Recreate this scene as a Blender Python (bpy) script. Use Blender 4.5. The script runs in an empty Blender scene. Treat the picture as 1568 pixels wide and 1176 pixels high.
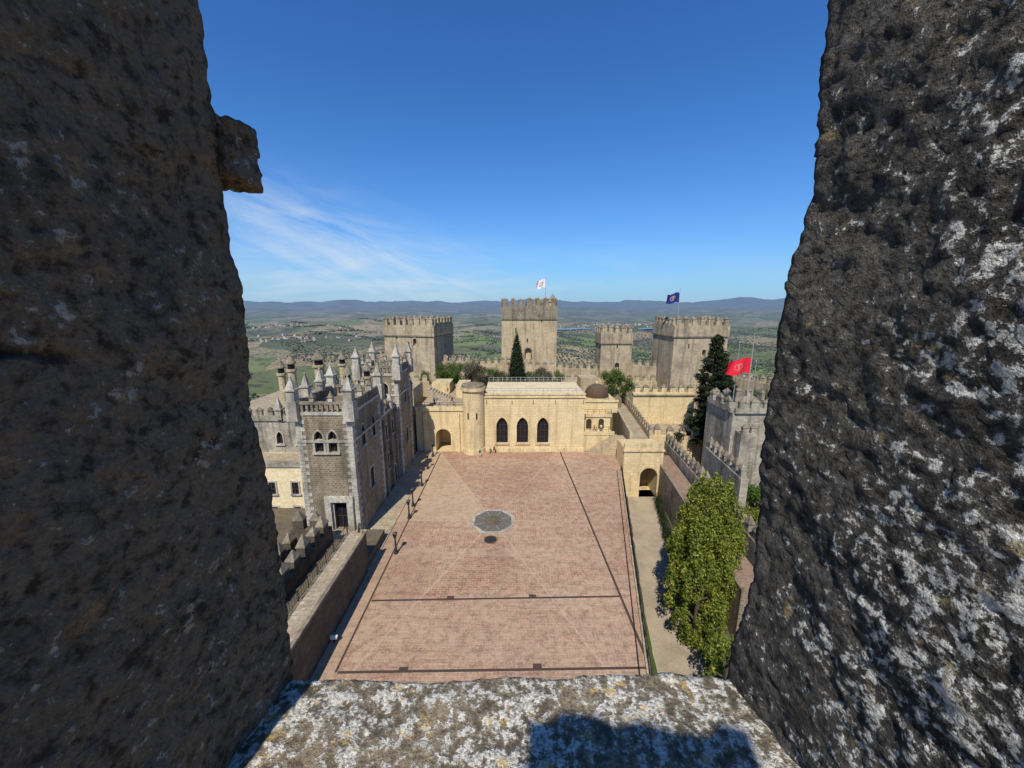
import bpy, bmesh, math, random
import numpy as np
from mathutils import Vector, Matrix, noise
random.seed(7); rng=np.random.default_rng(7)
SC=bpy.context.scene
COL=SC.collection
# ------------------------------------------------------------------ node helpers
def newmat(name):
    m=bpy.data.materials.new(name); m.use_nodes=True
    nt=m.node_tree; nt.nodes.clear()
    out=nt.nodes.new('ShaderNodeOutputMaterial'); b=nt.nodes.new('ShaderNodeBsdfPrincipled')
    b.inputs['Roughness'].default_value=.9
    b.inputs['Specular IOR Level'].default_value=.2
    nt.links.new(b.outputs[0],out.inputs[0])
    return m,nt,b
def setin(nt,sock,v):
    if isinstance(v,bpy.types.NodeSocket): nt.links.new(v,sock)
    elif isinstance(v,(tuple,list)) and len(v)==3 and sock.type=='RGBA': sock.default_value=(*v,1)
    else: sock.default_value=v
def math_(nt,op,a,b=0.0,c=None,clamp=False):
    n=nt.nodes.new('ShaderNodeMath'); n.operation=op; n.use_clamp=clamp
    setin(nt,n.inputs[0],a); setin(nt,n.inputs[1],b)
    if c is not None: setin(nt,n.inputs[2],c)
    return n.outputs[0]
def vmath(nt,op,a,b=(0,0,0)):
    n=nt.nodes.new('ShaderNodeVectorMath'); n.operation=op
    setin(nt,n.inputs[0],a); setin(nt,n.inputs[1],b)
    return n.outputs['Value'] if op in('DOT_PRODUCT','LENGTH') else n.outputs[0]
def mix(nt,f,a,b,mode='MIX'):
    n=nt.nodes.new('ShaderNodeMix'); n.data_type='RGBA'; n.blend_type=mode
    setin(nt,n.inputs[0],f); setin(nt,n.inputs[6],a); setin(nt,n.inputs[7],b)
    return n.outputs[2]
def noise_(nt,vec,scale,detail=5,rough=.6,dist=0,color=False):
    n=nt.nodes.new('ShaderNodeTexNoise'); setin(nt,n.inputs['Vector'],vec)
    n.inputs['Scale'].default_value=scale; n.inputs['Detail'].default_value=detail
    n.inputs['Roughness'].default_value=rough; n.inputs['Distortion'].default_value=dist
    return n.outputs['Color' if color else 'Fac']
def rng_(nt,v,a,b,c=0.0,d=1.0):
    n=nt.nodes.new('ShaderNodeMapRange'); n.clamp=True
    setin(nt,n.inputs[0],v); n.inputs[1].default_value=a; n.inputs[2].default_value=b
    n.inputs[3].default_value=c; n.inputs[4].default_value=d
    return n.outputs[0]
def ramp(nt,f,stops,const=False):
    n=nt.nodes.new('ShaderNodeValToRGB'); setin(nt,n.inputs[0],f)
    cr=n.color_ramp
    if const: cr.interpolation='CONSTANT'
    while len(cr.elements)>1: cr.elements.remove(cr.elements[-1])
    cr.elements[0].position=stops[0][0]; cr.elements[0].color=(*stops[0][1],1)
    for p,c in stops[1:]:
        e=cr.elements.new(p); e.color=(*c,1)
    return n.outputs[0]
def pos(nt):
    return nt.nodes.new('ShaderNodeNewGeometry').outputs['Position']
def scl(nt,v,s): return vmath(nt,'MULTIPLY',v,s)
def bump(nt,b,h,strength,dist):
    n=nt.nodes.new('ShaderNodeBump'); n.inputs['Strength'].default_value=strength
    n.inputs['Distance'].default_value=dist; setin(nt,n.inputs['Height'],h)
    nt.links.new(n.outputs[0],b.inputs['Normal'])
def comb(nt,x,y,z=0.0):
    n=nt.nodes.new('ShaderNodeCombineXYZ'); setin(nt,n.inputs[0],x); setin(nt,n.inputs[1],y); setin(nt,n.inputs[2],z); return n.outputs[0]
def sep(nt,v):
    n=nt.nodes.new('ShaderNodeSeparateXYZ'); setin(nt,n.inputs[0],v); return n.outputs
def brick(nt,vec,c1,c2,mo,bw,bh,ms):
    n=nt.nodes.new('ShaderNodeTexBrick'); setin(nt,n.inputs['Vector'],vec)
    setin(nt,n.inputs['Color1'],c1); setin(nt,n.inputs['Color2'],c2); setin(nt,n.inputs['Mortar'],mo)
    n.inputs['Scale'].default_value=1; n.inputs['Mortar Size'].default_value=ms
    n.inputs['Brick Width'].default_value=bw; n.inputs['Row Height'].default_value=bh
    n.inputs['Bias'].default_value=0
    return n.outputs

def stone(name,c1,c2,mo,bw=.6,bh=.3,ms=.02,stain=.5,dark=(.05,.045,.035),bricks=True,bs=.5,streak=.5):
    m,nt,b=newmat(name)
    g=nt.nodes.new('ShaderNodeNewGeometry'); P=g.outputs['Position']; N=g.outputs['True Normal']
    T=vmath(nt,'CROSS_PRODUCT',N,(0,0,1)); u=vmath(nt,'DOT_PRODUCT',P,T)
    nz=math_(nt,'ABSOLUTE',sep(nt,N)[2]); p=sep(nt,P)
    U=math_(nt,'MULTIPLY_ADD',nz,p[0],u)
    V=math_(nt,'MULTIPLY_ADD',nz,p[1],math_(nt,'MULTIPLY',p[2],math_(nt,'SUBTRACT',1.0,nz)))
    wob=math_(nt,'MULTIPLY',math_(nt,'SUBTRACT',noise_(nt,P,1.3,2),.5),.12)
    vec=comb(nt,math_(nt,'ADD',U,wob),math_(nt,'ADD',V,wob))
    n1=noise_(nt,P,.35,5,.65); n2=noise_(nt,P,3.5,4,.7)
    if bricks:
        br=brick(nt,vec,c1,c2,mo,bw,bh,ms); col=br[0]; h=br[1]
    else:
        col=mix(nt,rng_(nt,n2,.3,.7),c1,c2); h=None
    col=mix(nt,rng_(nt,n2,.35,.72,0,.65),col,tuple(x*.5 for x in c1))
    st=math_(nt,'MULTIPLY',rng_(nt,n1,.46,.68),stain)
    col=mix(nt,st,col,dark)
    ns=noise_(nt,scl(nt,P,(1.2,1.2,.10)),1.0,4,.65)
    col=mix(nt,math_(nt,'MULTIPLY',rng_(nt,ns,.50,.66),streak*.85),col,tuple(x*.75+.008 for x in dark))
    up=rng_(nt,sep(nt,N)[2],.3,.8,0,.35)
    col=mix(nt,math_(nt,'MULTIPLY',up,rng_(nt,n2,.35,.6)),col,(.18,.145,.095))
    setin(nt,b.inputs['Base Color'],col)
    hh=n2 if h is None else math_(nt,'SUBTRACT',n2,math_(nt,'MULTIPLY',h,.8))
    bump(nt,b,hh,bs,.06)
    return m
M={}
DK=(.085,.07,.05)
M['tan']=stone('stone_tan',(.66,.52,.32),(.52,.40,.235),(.50,.40,.26),.8,.36,.03,.45,dark=(.22,.165,.10),streak=.6)
M['tower']=stone('stone_tower',(.60,.485,.32),(.44,.35,.22),(.46,.37,.24),.7,.34,.03,.6,dark=(.17,.135,.09),streak=.75)
M['yellow']=stone('stone_yellow',(.85,.67,.37),(.75,.575,.30),(.68,.53,.30),1.1,.5,.02,.35,dark=(.44,.31,.16),streak=.55)
M['yround']=stone('stone_yellow_round',(.83,.655,.37),(.72,.56,.30),(.5,.4,.2),stain=.4,bricks=False,dark=(.32,.23,.12),streak=.6)
M['plaster']=stone('plaster_pale',(.86,.71,.44),(.78,.64,.38),(.6,.5,.3),bricks=False,stain=.35,dark=(.46,.35,.20),bs=.15,streak=.2)
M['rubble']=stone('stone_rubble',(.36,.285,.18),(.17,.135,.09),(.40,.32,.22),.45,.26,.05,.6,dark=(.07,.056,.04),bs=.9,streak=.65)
M['dark']=stone('stone_dark',(.18,.135,.085),(.095,.075,.052),(.17,.13,.085),.55,.3,.03,.6)
M['grey']=stone('stone_grey',(.52,.46,.35),(.33,.29,.22),(.45,.39,.30),.6,.32,.03,.7,dark=DK,streak=.75)
M['white']=stone('stone_white',(.62,.57,.46),(.42,.38,.30),(.4,.4,.35),bricks=False,stain=.7,dark=(.12,.10,.08),streak=.7)
M['cap']=stone('stone_cap',(.38,.315,.215),(.20,.165,.115),(.2,.2,.15),bricks=False,stain=.8,dark=(.06,.052,.04),streak=.7)
M['roofdome']=stone('dome_brown',(.17,.09,.05),(.10,.06,.035),(.06,.04,.03),.3,.2,.02,.3,bricks=True)
M['paving']=stone('paving_pale',(.56,.45,.30),(.45,.36,.235),(.34,.27,.18),.8,.5,.03,.5,dark=(.20,.15,.10))
M['pink']=stone('paving_pink',(.42,.27,.18),(.34,.21,.14),(.3,.2,.15),.3,.15,.02,.3)
def plain(name,c,rough=.6,metal=0,var=.3):
    m,nt,b=newmat(name); P=pos(nt); n=noise_(nt,P,6,4)
    setin(nt,b.inputs['Base Color'],mix(nt,rng_(nt,n,.3,.7,0,var),c,tuple(x*.4 for x in c)))
    b.inputs['Roughness'].default_value=rough; b.inputs['Metallic'].default_value=metal
    return m
M['iron']=plain('iron_dark',(.035,.033,.03),.5)
M['glass']=plain('window_dark',(.018,.018,.022),.25)
M['wood']=plain('wood_dark',(.06,.04,.025),.7)
M['steel']=plain('steel_grey',(.35,.35,.34),.4)
M['trunk']=plain('bark',(.10,.075,.05),.9)
M['wpaint']=plain('paint_white',(.75,.75,.73),.5,var=.1)

# ------------------------------------------------------------------ geometry helpers
def group(name):
    e=bpy.data.objects.new(name,None); e.empty_display_size=.5; COL.objects.link(e); return e
def finish(bm,name,parent,mats,smooth=False,mat4=None,recalc=True):
    if recalc: bmesh.ops.recalc_face_normals(bm,faces=bm.faces)
    if mat4 is not None: bm.transform(mat4)
    me=bpy.data.meshes.new(name); bm.to_mesh(me); bm.free()
    for m in (mats if isinstance(mats,(list,tuple)) else [mats]): me.materials.append(m)
    if smooth: me.polygons.foreach_set('use_smooth',[True]*len(me.polygons))
    o=bpy.data.objects.new(name,me); COL.objects.link(o)
    if parent: o.parent=parent
    return o
def loft(bm,rings,mat=0,cap=True):
    vs=[[bm.verts.new(p) for p in r] for r in rings]; n=len(rings[0])
    for a,b in zip(vs[:-1],vs[1:]):
        for i in range(n):
            f=bm.faces.new((a[i],a[(i+1)%n],b[(i+1)%n],b[i])); f.material_index=mat
    if cap:
        for r in (vs[0],vs[-1]):
            f=bm.faces.new(r); f.material_index=mat
def rect(cx,cy,z,sx,sy,rot=0):
    c,s=math.cos(rot),math.sin(rot); r=[]
    for a,b in((-1,-1),(1,-1),(1,1),(-1,1)):
        x=a*sx/2;y=b*sy/2; r.append((cx+x*c-y*s,cy+x*s+y*c,z))
    return r
def box(bm,x0,x1,y0,y1,z0,z1,mat=0):
    loft(bm,[rect((x0+x1)/2,(y0+y1)/2,z,x1-x0,y1-y0) for z in(z0,z1)],mat)
def boxc(bm,cx,cy,z0,z1,sx,sy,rot=0,mat=0):
    loft(bm,[rect(cx,cy,z,sx,sy,rot) for z in(z0,z1)],mat)
def frust(bm,cx,cy,zs,ws,rot=0,mat=0,asp=1):
    loft(bm,[rect(cx,cy,z,max(w,.01),max(w*asp,.01),rot) for z,w in zip(zs,ws)],mat)
def cylr(bm,cx,cy,zs,rs,n=20,mat=0):
    loft(bm,[[(cx+r*math.cos(2*math.pi*i/n),cy+r*math.sin(2*math.pi*i/n),z) for i in range(n)] for z,r in zip(zs,rs)],mat)
def crenel(bm,p0,p1,z,mw=1.0,md=.5,mh=1.2,gap=.8,cap=.6,mat=0,capmat=1):
    p0=Vector(p0);p1=Vector(p1);L=(p1-p0).length;n=max(1,int((L+gap)/(mw+gap)));rot=math.atan2(p1.y-p0.y,p1.x-p0.x)
    for i in range(n):
        t=(i+.5)/n; p=p0.lerp(p1,t); w=mw*random.uniform(.86,1.08); h=mh*random.uniform(.86,1.06); r2=rot+random.uniform(-.04,.04)
        boxc(bm,p.x,p.y,z-.05,z+h,w,md,r2,mat)
        if cap>0:
            k=random.uniform(.7,1.1)
            loft(bm,[rect(p.x,p.y,z+h-.02,w+.12,md+.12,r2),rect(p.x,p.y,z+h+.1,w+.12,md+.12,r2),rect(p.x+random.uniform(-.05,.05),p.y,z+h+.1+cap*k,.1,.1,r2)],capmat)
def wallseg(bm,p0,p1,z0,z1,th,mat=0):
    p0=Vector(p0);p1=Vector(p1);L=(p1-p0).length;c=(p0+p1)/2
    boxc(bm,c.x,c.y,z0,z1,L,th,math.atan2(p1.y-p0.y,p1.x-p0.x),mat)
def pinnacle(bm,x,y,z,h,w,mat=0,cm=0):
    frust(bm,x,y,(z,z+h*.42),(w,w),0,mat)
    frust(bm,x,y,(z+h*.42,z+h*.48),(w*1.35,w*1.35),0,cm)
    frust(bm,x,y,(z+h*.48,z+h*.93),(w*1.05,w*.12),0,cm)
    frust(bm,x,y,(z+h*.91,z+h*.95,z+h),(w*.1,w*.3,w*.05),0,cm)
def arch_pts(w,h,kind):
    r=w/2
    if kind=='rect': return [(-r,0),(r,0),(r,h),(-r,h)]
    pts=[(-r,0),(r,0)]
    if kind=='round':
        for i in range(13):
            a=math.pi*i/12; pts.append((r*math.cos(a),h-r+r*math.sin(a)))
    else:
        R=w*.95; hh=math.sqrt(R*R-(R-r)**2); s=h-hh; a1=math.atan2(hh,R-r)
        for i in range(8):
            a=a1*i/7; pts.append((r-R+R*math.cos(a),s+R*math.sin(a)))
        for i in range(6,-1,-1):
            a=a1*i/7; pts.append((-(r-R+R*math.cos(a)),s+R*math.sin(a)))
    return pts
def prism(bm,pts,cx,cy,z,d0,d1,rot,mat=0):
    c,s=math.cos(rot),math.sin(rot)
    def P(px,pz,d): return (cx+px*c-d*s,cy+px*s+d*c,z+pz)
    loft(bm,[[P(a,b,d0) for a,b in pts],[P(a,b,d1) for a,b in pts]],mat)
def archring(bm,w,h,kind,fw,cx,cy,z,d0,d1,rot,mat=0):
    inner=arch_pts(w,h,kind); outer=arch_pts(w+2*fw,h+fw,kind)
    inner=inner[1:]+inner[:1]; outer=outer[1:]+outer[:1]
    c,s=math.cos(rot),math.sin(rot)
    def P(q,d): return (cx+q[0]*c-d*s,cy+q[0]*s+d*c,z+q[1])
    n=len(inner)
    for i in range(n-1):
        q=[inner[i],outer[i],outer[i+1],inner[i+1]]
        loft(bm,[[P(k,d0) for k in q],[P(k,d1) for k in q]],mat)
def cutwall(obj,cuts):
    bm=bmesh.new()
    for cx,cy,z,w,h,dep,rot,kind in cuts: prism(bm,arch_pts(w,h,kind),cx,cy,z,-.5,dep,rot)
    c=finish(bm,'cutter',None,[])
    md=obj.modifiers.new('b','BOOLEAN'); md.operation='DIFFERENCE'; md.object=c; md.solver='EXACT'
    bpy.context.view_layer.update()
    ev=obj.evaluated_get(bpy.context.evaluated_depsgraph_get())
    me=bpy.data.meshes.new_from_object(ev); obj.modifiers.clear(); obj.data=me
    bpy.data.objects.remove(c)
def window(bm,cx,cy,z,w,h,rot,kind,dep=.5,mull=1,fr=1,gl=0,stonem=2,fw=.2,bars=2):
    prism(bm,arch_pts(w+.06,h+.03,kind),cx,cy,z-.01,dep,dep+.06,rot,gl)
    c,s=math.cos(rot),math.sin(rot)
    for k in range(1,mull+1):
        px=-w/2+w*k/(mull+1); hh=h*.93 if kind!='rect' else h
        boxc(bm,cx+px*c-(dep-.06)*s,cy+px*s+(dep-.06)*c,z,z+hh,.09,.1,rot,fr)
    for k in range(1,bars+1):
        boxc(bm,cx-(dep-.05)*s,cy+(dep-.05)*c,z+h*k/(bars+1.4),z+h*k/(bars+1.4)+.08,w,.07,rot,fr)
    if fw>0:
        archring(bm,w,h,kind,fw,cx,cy,z,-.06,.1,rot,stonem)
        boxc(bm,cx+.08*s,cy-.08*c,z-.2,z-.01,w+.6,.3,rot,stonem)
ROTE=math.pi/2
# ------------------------------------------------------------------ foreground stones
CAMZ=28.0
def rough(name,quad,z0,z1,cell,amp,mat,parent,seed=0,w=(1.6,.8,.35,.22)):
    bm=bmesh.new()
    q=[Vector((a,b,0)) for a,b in quad]
    def patch(A,B,C,D):
        nu=max(1,int((B-A).length/cell)); nv=max(1,int((D-A).length/cell))
        g=[[bm.verts.new((A.lerp(B,i/nu)).lerp(D.lerp(C,i/nu),j/nv)) for i in range(nu+1)] for j in range(nv+1)]
        for j in range(nv):
            for i in range(nu):
                bm.faces.new((g[j][i],g[j][i+1],g[j+1][i+1],g[j+1][i]))
    up=lambda v,z: Vector((v.x,v.y,z))
    for i in range(4):
        a,b=q[i],q[(i+1)%4]; patch(up(a,z0),up(b,z0),up(b,z1),up(a,z1))
    for z in(z0,z1): patch(*[up(v,z) for v in q])
    bmesh.ops.remove_doubles(bm,verts=bm.verts,dist=cell*.25)
    off=Vector((seed*3.1,seed*1.7,0))
    for v in bm.verts:
        p=v.co+off
        d=noise.noise_vector(p*5)*amp*w[0]+noise.noise_vector(p*16)*amp*w[1]+noise.noise_vector(p*50)*amp*w[2]+noise.noise_vector(p*125)*amp*w[3]
        v.co=v.co+d
    return finish(bm,name,parent,mat,smooth=True)
def lichen(name,base,base2,lich,amt,ochre,osc,bs=1.0,shade_grad=None,fs=62,dk=.7,warm=None,pt=(.36,.47),bd=.013,joint=False,bigt=.645,wa=.8):
    m,nt,b=newmat(name); P=pos(nt)
    n1=noise_(nt,P,6,4,.65); n2=noise_(nt,P,fs,5,.68); n3=noise_(nt,P,190,4,.7); n4=noise_(nt,vmath(nt,'ADD',P,(5,3,2)),17,5,.7)
    col=mix(nt,rng_(nt,n1,.38,.62),base,base2)
    if warm is not None: col=mix(nt,rng_(nt,n4,.5,.62,0,wa),col,warm)
    pit=rng_(nt,math_(nt,'ADD',math_(nt,'MULTIPLY',n2,.75),math_(nt,'MULTIPLY',n4,.25)),pt[0],pt[1],1,0)
    col=mix(nt,math_(nt,'MULTIPLY',pit,dk),col,tuple(x*.12 for x in base))
    col=mix(nt,rng_(nt,n3,.42,.62,0,.5),col,tuple(x*.35 for x in base))
    k=math_(nt,'ADD',math_(nt,'MULTIPLY',n2,.6),math_(nt,'ADD',math_(nt,'MULTIPLY',n1,.22),math_(nt,'MULTIPLY',n4,.18)))
    if shade_grad is not None:
        y=sep(nt,P)[1]; k=math_(nt,'ADD',k,rng_(nt,y,shade_grad[0],shade_grad[1],shade_grad[2],shade_grad[3]))  # less pale lichen towards the outer edge, painting a shaded zone into the colour
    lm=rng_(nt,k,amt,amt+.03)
    lc=mix(nt,rng_(nt,n3,.38,.62),lich,tuple(x*.42 for x in lich))
    col=mix(nt,lm,col,lc)
    big=rng_(nt,noise_(nt,vmath(nt,'ADD',P,(1,9,4)),13,6,.72),bigt,bigt+.025)
    col=mix(nt,math_(nt,'MULTIPLY',big,rng_(nt,n3,.3,.6,.4,.9)),col,tuple(x*.95 for x in lich))
    o=rng_(nt,math_(nt,'ADD',math_(nt,'MULTIPLY',noise_(nt,vmath(nt,'ADD',P,(2,7,1)),42,5,.7),.6),math_(nt,'MULTIPLY',n4,.4)),osc,osc+.04)
    col=mix(nt,math_(nt,'MULTIPLY',o,.8),col,ochre)
    h=math_(nt,'ADD',n2,math_(nt,'MULTIPLY',n3,.4)); h=math_(nt,'ADD',h,math_(nt,'MULTIPLY',lm,.12))
    if joint:
        z=math_(nt,'ADD',sep(nt,P)[2],math_(nt,'MULTIPLY',math_(nt,'SUBTRACT',noise_(nt,P,9,3),.5),.05))
        jm=rng_(nt,math_(nt,'ABSOLUTE',math_(nt,'SUBTRACT',z,27.955)),.0,.006,1,0)
        jm=math_(nt,'MULTIPLY',jm,rng_(nt,sep(nt,P)[1],.33,.37,1,0))
        col=mix(nt,math_(nt,'MULTIPLY',jm,.9),col,(.02,.016,.012)); h=math_(nt,'SUBTRACT',h,math_(nt,'MULTIPLY',jm,1.2))
    setin(nt,b.inputs['Base Color'],col); b.inputs['Roughness'].default_value=.97
    bump(nt,b,h,bs,bd)
    return m
MLl=lichen('stone_lichen_brown',(.27,.205,.14),(.17,.145,.115),(.56,.51,.42),.555,(.34,.24,.12),.60,1.0,fs=58,warm=(.33,.22,.125),pt=(.40,.50),dk=.88,bd=.018,joint=True,bigt=.63,wa=.65)
MLr=lichen('stone_lichen_grey',(.17,.155,.13),(.095,.087,.077),(.95,.92,.84),.555,(.38,.28,.14),.585,1.0,shade_grad=(.30,.56,.05,-.02),fs=80,dk=.92,pt=(.39,.51),bd=.02,bigt=.66)
MLs=lichen('stone_lichen_sill',(.34,.27,.18),(.20,.17,.125),(.78,.74,.64),.49,(.55,.37,.12),.565,.9,fs=62,pt=(.40,.49))
gl_=group('stone_merlon')
rough('block',[(-.388,.56),(-1.3,.56),(-1.3,.17),(-.445,.17)],26.2,29.6,.007,.009,MLl,gl_,seed=1,w=(1.3,.7,.45,.3))
rough('cornice',[(-.374,.568),(-.374,.62),(-1.3,.62),(-1.3,.568)],28.17,28.245,.005,.008,MLl,gl_,seed=2,w=(.8,1.1,.7,.4))
gr_=group('stone_merlon')
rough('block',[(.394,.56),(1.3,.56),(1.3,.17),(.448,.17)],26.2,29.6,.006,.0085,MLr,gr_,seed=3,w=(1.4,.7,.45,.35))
gs_=group('stone_sill')
rough('slab',[(-.55,.19),(.56,.19),(.56,.562),(-.55,.562)],26.3,27.345,.0065,.0065,MLs,gs_,seed=4)
gp=group('shadow_blocker')  # added block behind the camera, out of view, to shadow the sill
rough('shaft',[(-.25,-.69),(.11,-.69),(.11,-1.05),(-.25,-1.05)],26.2,28.9,.02,.02,MLl,gp,seed=5)
gk=group('keep_tower')
bm=bmesh.new(); box(bm,-7,7,-14,.53,-6,26.3); 
box(bm,-7,-1.25,.15,.53,26.3,27.4); box(bm,1.25,7,.15,.53,26.3,27.4)
finish(bm,'walls',gk,M['tower'])

# ------------------------------------------------------------------ terrain
def sm(t): t=min(1,max(0,t)); return t*t*(3-2*t)
def fb(x,y,o=4,s=.37): return noise.fractal(Vector((x,y,s)),1.0,2.0,o)
def th(x,y):
    d=math.hypot(x/52,(y-62)/78)
    s=(d-1)*60
    z=-7-113*sm(s/300)
    r=math.hypot(x,y)
    z+=30*fb(x/420+3,y/420,4)*min(1,max(0,(r-180)/500))
    z+=80*fb(x/2600,y/2600+7,4)*min(1,max(0,(r-1200)/4000))
    if r>5000:
        az=math.atan2(x,y)
        z+=sm((r-6000)/5000)*sm((14000-r)/5000)*max(0,.1+fb(az*9,r/4000+3,4,1.3))*130
        rid=.18+fb(az*7+5,r/7000,6,2.1)*.9+.42*math.exp(-((az-.60)/.17)**2)+.12*math.exp(-((az-.05)/.2)**2)-.15*math.exp(-((az+.25)/.15)**2)
        z+=sm((r-11000)/12000)*(120+340*max(-.15,rid))
    return z
bm=bmesh.new()
NA=560; rs=[0]+list(np.geomspace(12,42000,190))
c0=bm.verts.new((0,60,-7)); rings=[]
for r in rs[1:]:
    ring=[]
    for k in range(NA):
        a=2*math.pi*k/NA; x=r*math.cos(a); y=60+r*math.sin(a)
        ring.append(bm.verts.new((x,y,th(x,y))))
    rings.append(ring)
for k in range(NA): bm.faces.new((c0,rings[0][k],rings[0][(k+1)%NA]))
for A,B in zip(rings[:-1],rings[1:]):
    for k in range(NA):
        bm.faces.new((A[k],B[k],B[(k+1)%NA],A[(k+1)%NA]))
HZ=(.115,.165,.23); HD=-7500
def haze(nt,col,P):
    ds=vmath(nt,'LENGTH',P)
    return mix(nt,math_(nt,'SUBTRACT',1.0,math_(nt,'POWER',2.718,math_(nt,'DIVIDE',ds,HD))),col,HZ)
m,nt,b=newmat('fields')
P=pos(nt); p=sep(nt,P)
warp=vmath(nt,'ADD',P,scl(nt,vmath(nt,'SUBTRACT',noise_(nt,P,.002,4,color=True),(.5,.5,.5)),(260,260,0)))
flat=scl(nt,warp,(1,.62,0))
v=nt.nodes.new('ShaderNodeTexVoronoi'); v.inputs['Scale'].default_value=.0045; setin(nt,v.inputs['Vector'],flat)
cr=sep(nt,v.outputs['Color'])
col=ramp(nt,cr[0],[(0,(.125,.155,.05)),(.16,(.165,.215,.06)),(.3,(.15,.145,.075)),(.45,(.26,.23,.125)),(.6,(.10,.115,.055)),(.7,(.36,.27,.155)),(.78,(.15,.175,.065)),(.88,(.28,.24,.14))],True)
v2=nt.nodes.new('ShaderNodeTexVoronoi'); v2.inputs['Scale'].default_value=.085; v2.inputs['Randomness'].default_value=.35; setin(nt,v2.inputs['Vector'],scl(nt,P,(1,1,0)))
rows=rng_(nt,v2.outputs['Distance'],.26,.42,1,0)
right=rng_(nt,p[0],-300,500,-.12,.35)
gm=math_(nt,'MULTIPLY',rows,math_(nt,'GREATER_THAN',math_(nt,'ADD',cr[1],right),.45))
col=mix(nt,math_(nt,'MULTIPLY',gm,.9),col,(.032,.04,.02))
nn=noise_(nt,scl(nt,P,(1,.7,0)),.0045,8,.72); col=mix(nt,rng_(nt,nn,.54,.59,0,.88),col,(.037,.047,.023))
nf=noise_(nt,P,.03,5,.75); col=mix(nt,rng_(nt,nf,.55,.61,0,.8),col,(.034,.043,.021))
n5=noise_(nt,P,.004,6,.7); col=mix(nt,rng_(nt,n5,.35,.7,0,.5),col,(.12,.11,.065))
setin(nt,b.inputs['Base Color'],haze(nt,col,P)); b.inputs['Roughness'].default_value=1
b.inputs['Specular IOR Level'].default_value=0
finish(bm,'ground',None,m,smooth=True)
bm=bmesh.new(); 
L=[(260,2300),(420,2260),(640,2300),(860,2420),(1150,2400)]
vs=[]
for i,(x,y) in enumerate(L):
    z=max(th(x,y),th(x,y+80),th(x,y-30))+2; vs.append((bm.verts.new((x,y-25,z)),bm.verts.new((x,y+60,z))))
for a,c in zip(vs[:-1],vs[1:]): bm.faces.new((a[0],c[0],c[1],a[1]))
finish(bm,'river',None,plain('water',(.16,.24,.31),.25))
def blobs(name,pts,rad,mat,flat=.75):
    ico=bmesh.new(); bmesh.ops.create_icosphere(ico,subdivisions=1,radius=1); V=np.array([v.co[:] for v in ico.verts]); F=np.array([[v.index for v in f.verts] for f in ico.faces]); ico.free()
    n=len(pts); pts=np.array(pts); R=rad*rng.uniform(.55,1.35,(n,1,1))
    jit=rng.uniform(.7,1.3,(n,len(V),1))
    vv=(V[None]*jit*R*np.array([1,1,flat])+pts[:,None,:]).reshape(-1,3)
    ff=(F[None]+(np.arange(n)*len(V))[:,None,None]).reshape(-1,3)
    me=bpy.data.meshes.new(name); me.from_pydata(vv.tolist(),[],ff.tolist()); me.materials.append(mat)
    o=bpy.data.objects.new(name,me); COL.objects.link(o); return o
m,nt,b=newmat('grove'); P=pos(nt); n=noise_(nt,P,.15,3)
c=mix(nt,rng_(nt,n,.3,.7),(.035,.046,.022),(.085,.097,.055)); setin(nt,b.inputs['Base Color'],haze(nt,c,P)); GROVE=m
pts=set()
for i in range(90000):
    r=math.exp(random.uniform(math.log(190),math.log(2600))); a=random.uniform(-.8,.9)
    x=r*math.sin(a); y=60+r*math.cos(a)
    gx=round(x/10)*10; gy=round(y/10)*10
    k=noise.noise(Vector((gx/230,gy/230,2)))+(.30 if x>40 else -.10)
    if k<.02: continue
    pts.add((gx,gy))
    if len(pts)>14000: break
pl=[]
for gx,gy in sorted(pts):
    x=gx+random.uniform(-1.6,1.6); y=gy+random.uniform(-1.6,1.6); pl.append((x,y,th(x,y)+1.6))
blobs('olive_grove',pl,2.7,GROVE)
pts=[]
for i in range(3200):
    t=random.random(); seedl=random.randint(0,50); rr=random.Random(seedl); x0=rr.uniform(-1900,1900);y0=rr.uniform(450,3000);an=rr.uniform(0,3.1);Ls=rr.uniform(150,700)
    x=x0+math.cos(an)*Ls*t+random.gauss(0,9); y=y0+math.sin(an)*Ls*t*.5+random.gauss(0,9); pts.append((x,y,th(x,y)+2.5))
blobs('distant_trees',pts,5.2,GROVE,.9)
pts=[]
for cx,cy,n,s in((-900,1500,50,120),(-1300,2300,70,160),(900,2900,90,260),(1500,1700,50,150),(560,720,14,40),(700,820,12,50),(300,2700,40,200)):
    for i in range(n):
        x=random.gauss(cx,s);y=random.gauss(cy,s*.6); pts.append((x,y,th(x,y)))
bm=bmesh.new()
for x,y,z in pts:
    w=random.uniform(7,17);r=random.uniform(0,3); h=random.uniform(4,6.5); boxc(bm,x,y,z-3,z+h,w,random.uniform(6,10),r,0)
    frust(bm,x,y,(z+h+.01,z+h+2.2),(w*.8,w*.2),r,1)
finish(bm,'distant_village',None,[plain('whitewash',(.50,.48,.44)),plain('roof_tile',(.28,.15,.09))])

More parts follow.
